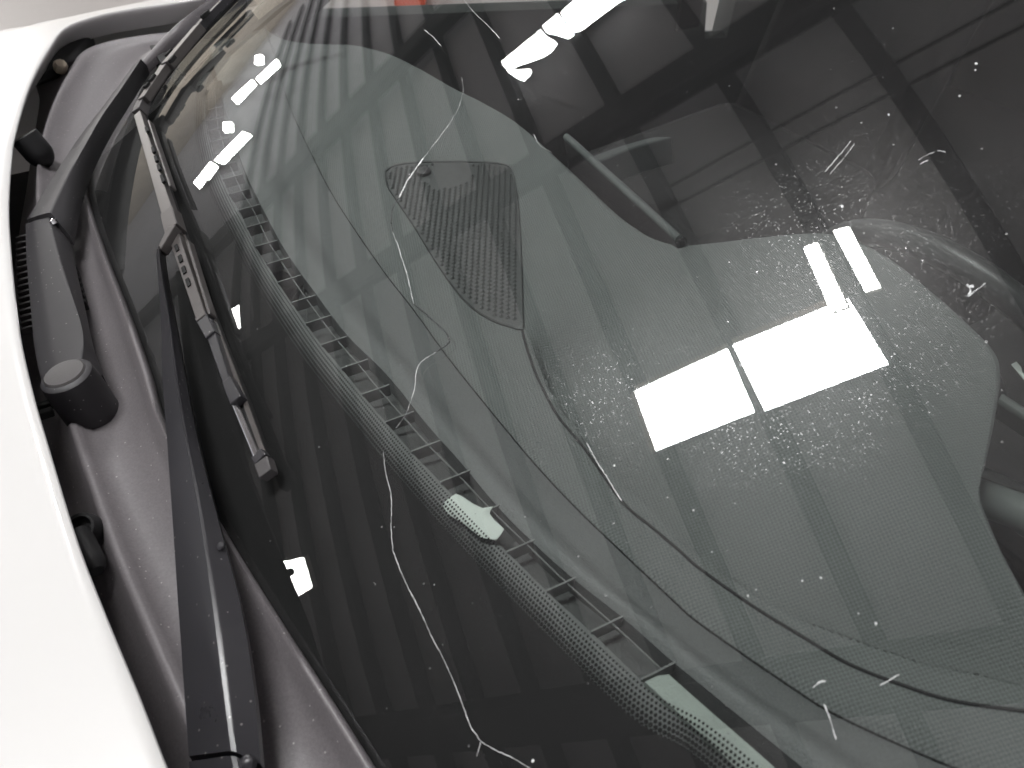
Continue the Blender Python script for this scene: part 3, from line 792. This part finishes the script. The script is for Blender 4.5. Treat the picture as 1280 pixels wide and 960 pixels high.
c = at(80, 466, flat(-0.0225))
m = MB(); m.lathe([(0.02, -0.065), (0.025, -0.06), (0.0248, -0.015), (0.0235, -0.004), (0.020, -0.0012)], c, (-0.12, 0.05, 1)); m.build('pivot_boss', M['armmatt'], pw)
m = MB(); m.lathe([(0.001, -0.01), (0.0185, -0.01), (0.019, -0.001), (0.0175, 0.0008), (0.010, 0.0014), (0.001, 0.0015)], c, (-0.12, 0.05, 1)); m.build('pivot_cap', M['cap'], pw)
m = MB(); p = at(68, 279, flat(-0.028)); m.lathe([(0.001, 0), (0.005, 0), (0.0045, 0.004), (0.0005, 0.0055)], p, (-0.2, 0.3, 1)); m.build('hinge_rivet', M['chrome'], pw)
AX2 = [(172, 136), (190, 106), (214, 74), (244, 40), (275, 8), (300, -18)]
P = spl([(u, v, 0) for u, v in AX2], 24)
strip_loft(2, 0.0016, 0.0006, 0.012).build('rubber_lip', M['rubber'], pw)
strip_loft(0, 0.0045, 0.010, 0.015).build('rubber_back', M['rubber'], pw)
bar((176, 122), (205, 78), 0.0075, 0.0095, 0.016, 0.028, 'bridge', 'bracket', pw)
bar((205, 78), (246, 30), 0.0105, 0.0085, 0.016, 0.030, 'bridge', 'bracket', pw)
bar((246, 30), (290, -14), 0.0080, 0.0060, 0.014, 0.026, 'lever', 'arm', pw)
bar((169, 137), (175, 122), 0.0072, 0.0072, 0.010, 0.026, 'end_cap', 'cap', pw)
for a, b in (((186, 100), (191, 93)), ((180, 108), (184, 103)), ((207, 68), (213, 61)), ((211, 75), (216, 69)), ((250, 20), (260, 12))):
    bar(a, b, 0.0042, 0.0042, 0.026, 0.0315, 'bridge_slot', 'black', pw, 0)

# cowl details -------------------------------------------------------
def small_box(u, v, z, sx, sy, sz, name, mat, parent, rot=0.0):
    p = at(u, v, flat(z)); m = MB()
    X = Vector((math.cos(rot), math.sin(rot), 0)); Y = Vector((-math.sin(rot), math.cos(rot), 0))
    m.box(p, X * sx, Y * sy, (0, 0, sz)); return m.build(name, M[mat], parent, sm=False, bevel=min(sx, sy, sz) * 0.3)
for i in range(16):
    small_box(29 + 8 * (i / 15) ** 1.6, 298 + i * 7.6, -0.058, 0.0075, 0.0022, 0.004, 'intake_rib', 'cap', cowl)
for i in range(7):
    small_box(93 + i * 1.9, 338 + i * 7.2, -0.062, 0.004, 0.0035, 0.006, 'drain_slot', 'black', cowl)
for v in (508, 518):
    small_box(54, v, -0.066, 0.009, 0.0036, 0.004, 'clip', 'black', cowl)
m = MB(); p = at(97, 655, flat(-0.055)); m.lathe([(0.004, -0.03), (0.012, -0.03), (0.014, -0.004), (0.0125, 0.002), (0.010, 0.002), (0.009, -0.004), (0.001, -0.004)], p - Vector((0, 0, 0.006)), (-0.3, -0.4, 1)); m.build('washer_nozzle', M['rubber'], cowl)
m = MB(); a, b = at(100, 668, flat(-0.062)), at(122, 714, flat(-0.062)); m.tube(spl([a, a.lerp(b, .5), b], 10), [0.009] * 8 + [0.008, 0.005], 14); m.build('nozzle_body', M['rubber'], cowl)
# rubber stop and hinge under the hood corner
m = MB(); a, b = at(30, 170, flat(-0.03)), at(62, 208, flat(-0.075)); m.tube(spl([a, a.lerp(b, .5), b], 10), [0.020] * 6 + [0.019, 0.017, 0.013, 0.005], 14); m.build('hood_stop', M['rubber'], cowl)
m = MB(); a, b = at(64, 92, flat(-0.085)), at(92, 60, flat(-0.085)); m.box((a + b) / 2, (b - a) / 2, (0.045, 0.03, 0), (0, 0, 0.014)); m.build('hinge_cover', M['rubber'], cowl, bevel=0.008)
m = MB(); p = at(74, 74, flat(-0.060)); m.lathe([(0.002, -0.02), (0.010, -0.018), (0.013, -0.006), (0.009, 0.002), (0.001, 0.003)], p + Vector((0, 0, -0.008)), (0.3, -0.5, 0.7), 8); m.build('hinge_lit_spot', M['litspot'], cowl)  # beige lump for a lit spot on the hinge, light put into its colour

# loose things -------------------------------------------------------
PP = [(553, 630), (562, 622), (570, 617), (577, 620), (583, 624), (592, 630), (603, 635), (609, 634), (616, 633), (613, 638), (612, 642), (618, 650), (630, 661), (626, 668), (620, 675), (609, 673), (600, 671), (589, 662), (581, 655), (569, 648), (559, 642)]
poly = px(PP, flat(0.004))
m = MB(); cpt = sum(poly, Vector()) / len(poly)
m.grid([[cpt + (p - cpt) * f + Vector((0, 0, h)) for p in poly] for f, h in ((1.0, -0.0006), (1.0, 0.0), (0.7, 0.0012), (0.35, 0.0018), (0.02, 0.0016))], True)
scrap = m.build('ragged_sheet', M['sheet'])  # thin ragged pale piece, slightly domed
tag(scrap, 'ragged pale sheet lying in the defroster slot', 'sheet')
cr = empty('crate', None, 'orange plastic crate on the floor beyond the far door', 'crate')
o = Vector((1.88, 3.98, -1.0))
t1 = Vector((0.85, -0.53, 0)); t2 = Vector((0.53, 0.85, 0))
m = MB(); m.box(o + Vector((0, 0, 0.02)), t1 * 0.085, t2 * 0.13, (0, 0, 0.012)); m.build('crate_base', M['orange'], cr, sm=False)
for s, ax1, ax2, hw in ((1, t1, t2, 0.13), (-1, t1, t2, 0.13)):
    m = MB(); m.box(o + ax1 * 0.085 * s + Vector((0, 0, 0.16)), ax1 * 0.006, ax2 * hw, (0, 0, 0.15)); m.build('crate_side', M['orange'], cr, bevel=0.004)
for s in (1, -1):
    m = MB(); m.box(o + t2 * 0.13 * s + Vector((0, 0, 0.16)), t2 * 0.006, t1 * 0.079, (0, 0, 0.15)); m.build('crate_side', M['orange'], cr, bevel=0.004)
m = MB()
for s in (1, -1):
    m.box(o + t1 * 0.095 * s + Vector((0, 0, 0.30)), t1 * 0.012, t2 * 0.145, (0, 0, 0.012))
m.build('crate_rim', M['orange'], cr, sm=False)
